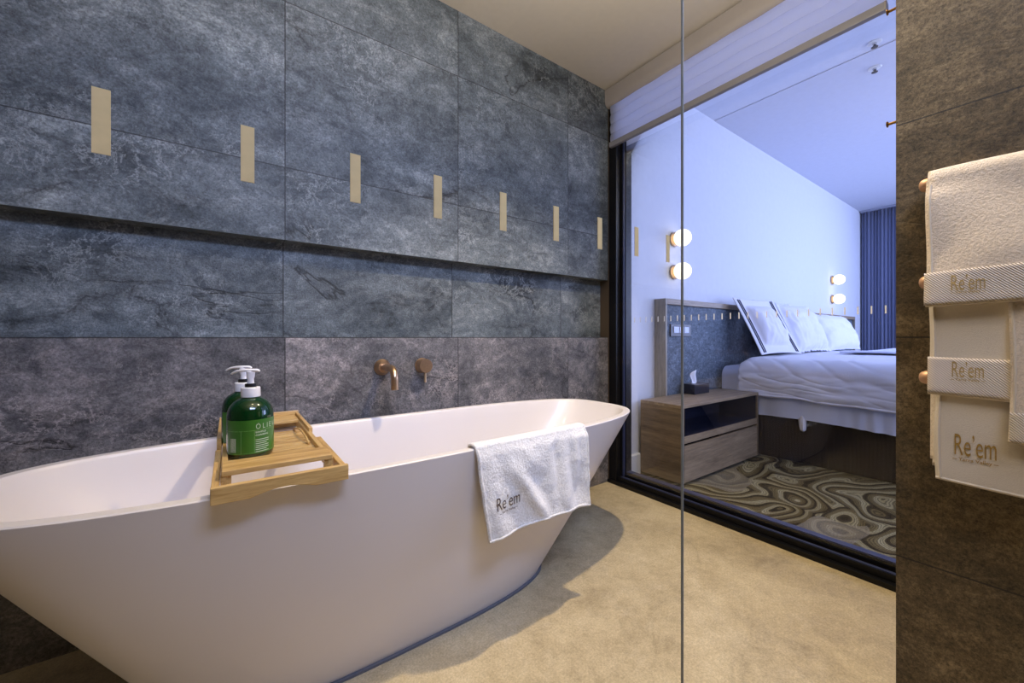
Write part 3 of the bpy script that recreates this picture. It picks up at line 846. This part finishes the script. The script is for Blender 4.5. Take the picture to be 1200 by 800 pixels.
# ------------------------------------------------------------------ nightstand
NX0, NX1, NY0, NY1, NZ = 2.445, 3.565, 1.465, 1.797, .543
ns = thing('nightstand', ((NX0+NX1)/2, (NY0+NY1)/2, 0), 'wide grey oak nightstand with an open shelf above one drawer', 'nightstand')
th = .020
bm = B(); box(bm, NX0, NX1, NY0, NY1, NZ-th, NZ); mesh('top_panel', bm, M['oak'], ns, bevel=.0015, smooth=False)
for x0 in (NX0, NX1-th):
    bm = B(); box(bm, x0, x0+th, NY0, NY1, .02, NZ-th); mesh('side_panel', bm, M['oak_y'], ns, bevel=.0015, smooth=False)
bm = B(); box(bm, NX0+th, NX1-th, NY1-.015, NY1, .02, NZ-th); mesh('back_panel', bm, M['cab_in'], ns, smooth=False)
bm = B(); box(bm, NX0+th, NX1-th, NY0+.002, NY1-.015, .285, .33); mesh('shelf', bm, M['oak'], ns, bevel=.001, smooth=False)
bm = B(); box(bm, NX0+th, NX1-th, NY0+.012, NY1-.016, .3301, .333); box(bm, NX1-th-.003, NX1-th, NY0+.012, NY1-.016, .333, NZ-th); box(bm, NX0+th, NX0+th+.003, NY0+.012, NY1-.016, .333, NZ-th); mesh('niche_lining', bm, M['cab_in'], ns, smooth=False)
bm = B(); box(bm, NX0+th, NX1-th, NY0+.06, NY1-.015, .02, .04); mesh('bottom_panel', bm, M['cab_in'], ns, smooth=False)
bm = B(); box(bm, NX0+th+.002, NX1-th-.002, NY0+.001, NY0+.021, .024, .268); mesh('drawer', bm, M['oak'], ns, bevel=.0015, smooth=False)
bm = B(); box(bm, NX0+.05, NX1-.05, NY0+.05, NY1-.02, 0, .02); mesh('plinth', bm, M['black'], ns, smooth=False)
tb = thing('tissue_box', (3.10, 1.735, NZ), 'dark tissue box with a white tissue sticking up on the nightstand', 'tissue box')
bm = B(); box(bm, 2.99, 3.21, 1.69, 1.788, NZ+.001, NZ+.081); mesh('box', bm, M['tissuebox'], tb, bevel=.003, smooth=False)
def tiss(u, v):
    a = lerp(PI*.5, PI*.98, u); r = lerp(.008, .105*(1+.08*math.sin(5*u)), v)
    return (3.105 + r*math.cos(a)*.95, 1.74 + .012*math.sin(u*9+v*3)*v, NZ+.078 + r*math.sin(a)*1.05)
bm = B(); grid(bm, 18, 10, tiss); mesh('tissue', bm, M['tissue'], tb, solid=(.001, 0))

# ------------------------------------------------------------------ bed
BX0, BX1, BY0, BY1 = 3.62, 6.80, -.55, 1.79
bed = thing('bed', ((BX0+BX1)/2, (BY0+BY1)/2, 0), 'wide bed with white sheets on a dark upholstered base', 'bed')
bm = B(); box(bm, BX0+.06, BX1-.06, BY0+.06, BY1-.01, .0, .37); mesh('base', bm, M['bedbase'], bed, bevel=.01, smooth=False)
def rbox_path(n=64):
    """closed rounded rectangle path in X/Z for the mattress cross-section (x from BX0 to BX1)"""
    return None
def sheet_side(y, z):
    return BX0 + .022*math.sin(60*y + 3*math.sin(7*y))*smoothstep(.55, .38, z)*(.5+.5*math.sin(3.1*y+1)) + .006*math.sin(23*y)
bm = B()
def matt(u, v):
    y = lerp(BY0, BY1, v)
    # unfolded cross-section: up the near side, over, down the far side
    s = u
    if s < .3:
        z = lerp(.345 - .012*math.sin(4*y), .66, s/.3); x = sheet_side(y, z)
    elif s < .4:
        a = PI/2*(s-.3)/.1; x = BX0 + .09*(1-math.cos(a)); z = .66 + .08*math.sin(a)
    elif s < .6:
        x = lerp(BX0+.09, BX1-.09, (s-.4)/.2); z = .74 + .02*math.sin(PI*(s-.4)/.2)
    elif s < .7:
        a = PI/2*(1-(s-.6)/.1); x = BX1 - .09*(1-math.cos(a)); z = .66 + .08*math.sin(a)
    else:
        x = BX1; z = lerp(.66, .345, (s-.7)/.3)
    return (x, y, z)
grid(bm, 60, 220, matt)
e = [v for v in bm.verts]
mesh('fitted_sheet', bm, M['sheet'], bed, angle=0)
bm = B(); box(bm, BX0+.02, BX1-.02, BY0+.01, BY1-.005, .372, .64); mesh('mattress', bm, M['linen'], bed, smooth=False, bevel=.02)
bm = B()
tube(bm, [(BX0+.045, 1.19, .40), (BX0+.032, 1.185, .355), (BX0+.026, 1.18, .31), (BX0+.026, 1.178, .275), (BX0+.03, 1.177, .262)], [.02, .026, .024, .02, .006], 12, squash=1.6)
mesh('loose_sheet_corner', bm, M['linen'], bed)

DY1 = 1.635
dv = thing('duvet', ((BX0+BX1)/2, .5, .78), 'puffy white duvet with diagonal creases spread over the bed', 'duvet')
def duv(u, v):
    y = lerp(BY0-.03, DY1, v); s = u
    wr = mn.noise(Vector((y*2.3, s*9, 3.1)))*.012 + mn.noise(Vector((y*6+s*10, s*14-y*4, 1.7)))*.007 + mn.noise(Vector((y*13+s*20, s*22-y*9, 5.7)))*.003
    r = abs(mn.noise(Vector((y*3.2 - s*9, s*4+y*1.2, 9.1))))
    wr -= .006*math.exp(-(r/.11)**2)*smoothstep(.2, 1.0, y)
    edge = .03*math.exp(-((DY1-y)/.03)**2)
    if s < .3:
        q = s/.3; z = lerp(.506 + .010*math.sin(5*y+1)+.004*math.sin(17*y), .70, q); x = BX0 - .028 - .012*math.sin(PI*q) - wr*1.0
        return (x, y, z)
    if s < .42:
        a = PI/2*(s-.3)/.12; x = BX0 - .028 + .16*(1-math.cos(a)); z = .70 + .115*math.sin(a)
        return (x - wr*math.cos(a), y, z + wr*math.sin(a) - edge*math.sin(a))
    if s < .7:
        q = (s-.42)/.28; x = lerp(BX0+.132, BX1-.132, q); return (x, y, .815 + .022*math.sin(PI*q) + wr*.6 - edge)
    if s < .8:
        a = PI/2*(1-(s-.7)/.1); return (BX1+.028-.16*(1-math.cos(a)), y, .70+.115*math.sin(a))
    return (BX1+.028, y, lerp(.70, .52, (s-.8)/.2))
bm = B(); grid(bm, 130, 170, duv); mesh('duvet_cover', bm, M['linen'], dv, solid=(.018, 0), angle=0)
pts = [duv(.012, i/120) for i in range(121)]; pts = [(p[0]-.008, p[1], p[2]) for p in pts]
bm = B(); tube(bm, pts, .009, 8); mesh('hem', bm, M['linen'], dv)
bm = B(); grid(bm, 20, 60, lambda u, v: (lerp(4.6, BX1-.2, u), lerp(-.5, 1.2, v), .853 + .006*math.sin(9*v+4*u)))
mesh('folded_sheet', bm, M['sheet'], dv, solid=(.012, 1))

# pillows
def pillow(label, x0, x1, yb, yt, zb, zt, depth, stripes=False, seed=0., flange=.05, ruff=0.0, grp='pillows against the headboard', yaw=0.0):
    cx = (x0+x1)/2; w = (x1-x0)
    base = Vector((cx, yb, zb)); up = Vector((0, yt-yb, zt-zb)); H = up.length; up.normalize()
    right = Vector((math.cos(yaw), -math.sin(yaw), 0)); nrm = right.cross(up)
    if nrm.y > 0: nrm = -nrm
    t = thing('pillow', (cx, yb, zb), label, 'pillow', grp)
    def surf(u, v, side):
        a, b = u*2-1, v*2-1
        fl = flange/(w/2)
        k = max(0, 1-abs(a/(1-fl))**3.2)**.62*max(0, 1-abs(b/(1-fl*.8))**3.2)**.62 if abs(a) < 1-fl and abs(b) < 1-fl*.8 else 0
        th = depth*k + .004
        px = a*w/2*(1-.05*(1-abs(b)**2)*abs(a)**6*0 - .035*(1-b*b)) ; py = v*H - .03*H*(1-a*a)*math.copysign(1, b)*abs(b)**3
        wr = mn.noise(Vector((a*3+seed, b*3, seed)))*.016 + mn.noise(Vector((a*8+seed, b*5, seed+3)))*.007
        wr += ruff*math.sin(a*46+2*math.sin(b*3))*abs(a)**2*.006 + ruff*math.sin(a*70)*(abs(b)**6)*.008
        rr = ruff*.006*(math.sin(a*33+seed)+1.5*mn.noise(Vector((a*6, b*2, seed))))*(abs(b)**8)
        p = base + right*px + up*(py+rr) + nrm*(side*(th + (wr*(k**.5) if side > 0 else 0)) + (0 if stripes else wr*.4*(1-k)))
        return p
    bm = B()
    nu, nv = 56, 48
    F = [[bm.verts.new(surf(i/nu, j/nv, 1)) for j in range(nv+1)] for i in range(nu+1)]
    K = [[bm.verts.new(surf(i/nu, j/nv, -.6)) for j in range(nv+1)] for i in range(nu+1)]
    for i in range(nu):
        for j in range(nv):
            bm.faces.new([F[i][j], F[i+1][j], F[i+1][j+1], F[i][j+1]]); bm.faces.new([K[i][j+1], K[i+1][j+1], K[i+1][j], K[i][j]])
    for i in range(nu):
        bm.faces.new([F[i][0], K[i][0], K[i+1][0], F[i+1][0]]); bm.faces.new([F[i][nv], F[i+1][nv], K[i+1][nv], K[i][nv]])
    for j in range(nv):
        bm.faces.new([F[0][j], F[0][j+1], K[0][j+1], K[0][j]]); bm.faces.new([F[nu][j], K[nu][j], K[nu][j+1], F[nu][j+1]])
    bmesh.ops.recalc_face_normals(bm, faces=bm.faces[:])
    mesh('pillow_case', bm, M['linen'], t, angle=0)
    if stripes:
        for c in (.075, .118, .885, .928):
            pts = [surf(c, .03+.94*i/40, 1) + nrm*.002 for i in range(41)]
            bm = B(); tube(bm, pts, .0052, 6); mesh('piping', bm, M['stripe'], t)
    return t
pillow('white pillow with two pairs of dark piping lines, nearest the nightstand', 3.755, 4.365, 1.47, 1.715, .845, 1.365, .075, True, 1.0, .11, yaw=.16)
pillow('plain white pillow with gathered edges, beside the piped pillow', 4.42, 5.30, 1.46, 1.67, .85, 1.34, .09, False, 4.0, .04, 1.0)
pillow('plain white pillow farthest from the nightstand, by the curtain end of the bed', 5.38, 6.56, 1.50, 1.70, .845, 1.275, .12, False, 7.0, .03, .4)
pillow('rumpled white pillow standing behind the piped and gathered pillows', 4.20, 5.10, 1.67, 1.775, .85, 1.365, .028, False, 9.0, .03, 1.0)

# ------------------------------------------------------------------ sconces
def lamp(x, z, label):
    t = thing('wall_lamp', (x, BW, z), label, 'wall lamp', 'opal globe wall lamps beside the bed')
    bm = B(); lathe(bm, [(.001, 0), (.058, 0), (.06, .003), (.06, .014), (.05, .02), (.001, .022)], (x, BW, z), 32, 'Y', -1)
    mesh('base', bm, M['bronze'], t)
    bm = B(); prof = [(.0005 + .069*math.sin(PI*i/20), .082-.069*math.cos(PI*i/20)) for i in range(21)]
    lathe(bm, prof, (x, BW, z), 32, 'Y', -1)
    mesh('globe', bm, M['globe'], t)
lamp(3.03, 1.82, 'upper of the two glowing round wall lamps above the nightstand')
lamp(3.03, 1.546, 'lower of the two glowing round wall lamps above the nightstand')
lamp(6.95, 1.81, 'upper of the two glowing round wall lamps near the curtain')
lamp(6.95, 1.538, 'lower of the two glowing round wall lamps near the curtain')

# ------------------------------------------------------------------ curtain
bm = B()
def cur(u, v):
    y = lerp(1.885, -1.2, u)
    x = 8.30 + .016*math.sin(2*PI*y/.042 + .8*math.sin(11*y)) + .014*math.sin(2*PI*y/.17+1)
    return (x + .003*math.sin(3*v+20*u), y, lerp(.012, 3.0, v))
grid(bm, 740, 4, cur)
tag(mesh('curtain', bm, M['curtain'], solid=(.003, 0), angle=0), 'floor length grey blue pleated curtain at the far end of the bedroom', 'curtain')
bm = B(); box(bm, 8.24, 8.36, -1.7, 1.888, 3.0, 3.028)
struct('trim_2', bm, simple('curtain_track', srgb(150, 154, 170), .5), smooth=False)

# ------------------------------------------------------------------ ceiling sprinklers
for x, y, z, w in ((3.62, .752, BC+.006, 'upper in the photo, nearer the window'), (3.95, .82, BC, 'lower in the photo, farther from the window')):
    s = thing('ceiling_sprinkler', (x, y, z), 'small recessed ceiling sprinkler in a white ring, ' + w, 'sprinkler', 'sprinklers in the bedroom ceiling')
    bm = B(); lathe(bm, [(.001, 0), (.038, 0), (.04, .002), (.038, .004), (.03, .005), (.001, .005)], (x, y, z), 28, 'Z', -1); mesh('ring', bm, M['skirt'], s)
    bm = B(); lathe(bm, [(.001, .004), (.013, .006), (.011, .018), (.001, .019)], (x, y, z), 16, 'Z', -1); mesh('nozzle', bm, M['chrome'], s)
    bm = B(); lathe(bm, [(.001, .030), (.019, .031), (.019, .034), (.001, .035)], (x, y, z), 20, 'Z', -1)
    tube(bm, [(x-.010, y, z-.016), (x-.013, y, z-.024), (x-.004, y, z-.032)], .003, 6); tube(bm, [(x+.010, y, z-.016), (x+.013, y, z-.024), (x+.004, y, z-.032)], .003, 6)
    mesh('deflector', bm, M['outlet'], s)

# ------------------------------------------------------------------ lights
def spot(loc, target, power, col, size=90, blend=.4, rad=.03):
    l = bpy.data.lights.new('downlight', 'SPOT'); l.energy = power; l.color = col; l.spot_size = math.radians(size); l.spot_blend = blend; l.shadow_soft_size = rad
    o = bpy.data.objects.new('downlight', l); COL.objects.link(o); o.location = loc
    o.rotation_euler = (Vector(target)-Vector(loc)).to_track_quat('-Z', 'Y').to_euler()
def area(name, loc, target, power, col, sx, sy, spread=PI):
    l = bpy.data.lights.new(name, 'AREA'); l.spread = spread; l.energy = power; l.color = col; l.shape = 'RECTANGLE'; l.size = sx; l.size_y = sy
    o = bpy.data.objects.new(name, l); COL.objects.link(o); o.location = loc
    o.rotation_euler = (Vector(target)-Vector(loc)).to_track_quat('-Z', 'Y').to_euler()
WARM = (1.0, .80, .52); COOL = (.48, .58, 1.0); CREAM = (1.0, .90, .76)
spot((1.22, .82, 2.69), (1.22, .82, 0), 165, WARM, 104, .6)
spot((.30, .72, 2.69), (.30, .72, 0), 20, WARM, 110, .5)
area('window_daylight', (5.0, -2.9, 1.7), (4.6, 1.0, 1.0), 190, COOL, 4.5, 2.4)
area('window_daylight', (7.9, -1.2, 1.8), (1.5, 1.5, 1.3), 130, COOL, 2.0, 2.2)
area('cool_fill', (.4, -.5, 2.66), (.55, 1.83, .95), 34, (.47, .60, 1.0), 1.1, .6, 1.75)  # unseen cool fill, added to tint the slate wall and tub blue
area('towel_fill', (.1, -.3, 2.68), (1.25, -.05, 1.2), 9, CREAM, .5, .4)  # added soft fill for the brown wall and its towels, not a fitting
area('ceiling_fill', (.6, .3, 1.9), (.6, .3, 2.7), 40, CREAM, 1.6, 1.0)  # added upward fill to brighten the bathroom ceiling, no cove here
w = bpy.data.worlds.new('World'); SC.world = w; w.use_nodes = True
w.node_tree.nodes['Background'].inputs[0].default_value = (.60, .70, 1.0, 1)
w.node_tree.nodes['Background'].inputs[1].default_value = .5

# ------------------------------------------------------------------ camera
cam = bpy.data.cameras.new('camera'); co = bpy.data.objects.new('camera', cam); COL.objects.link(co)
co.location = (0, 0, 1.0); co.rotation_euler = (PI/2, 0, -math.atan2(.5821, .8131))
cam.sensor_width = 36; cam.lens = 461/1200*36; cam.shift_y = -5/1200; cam.clip_start = .01
SC.camera = co
SC.view_settings.view_transform = 'Standard'
SC.view_settings.look = 'None'
SC.view_settings.exposure = 0
SC.cycles.max_bounces = 10; SC.cycles.transparent_max_bounces = 16
SC.cycles.caustics_reflective = False; SC.cycles.caustics_refractive = False
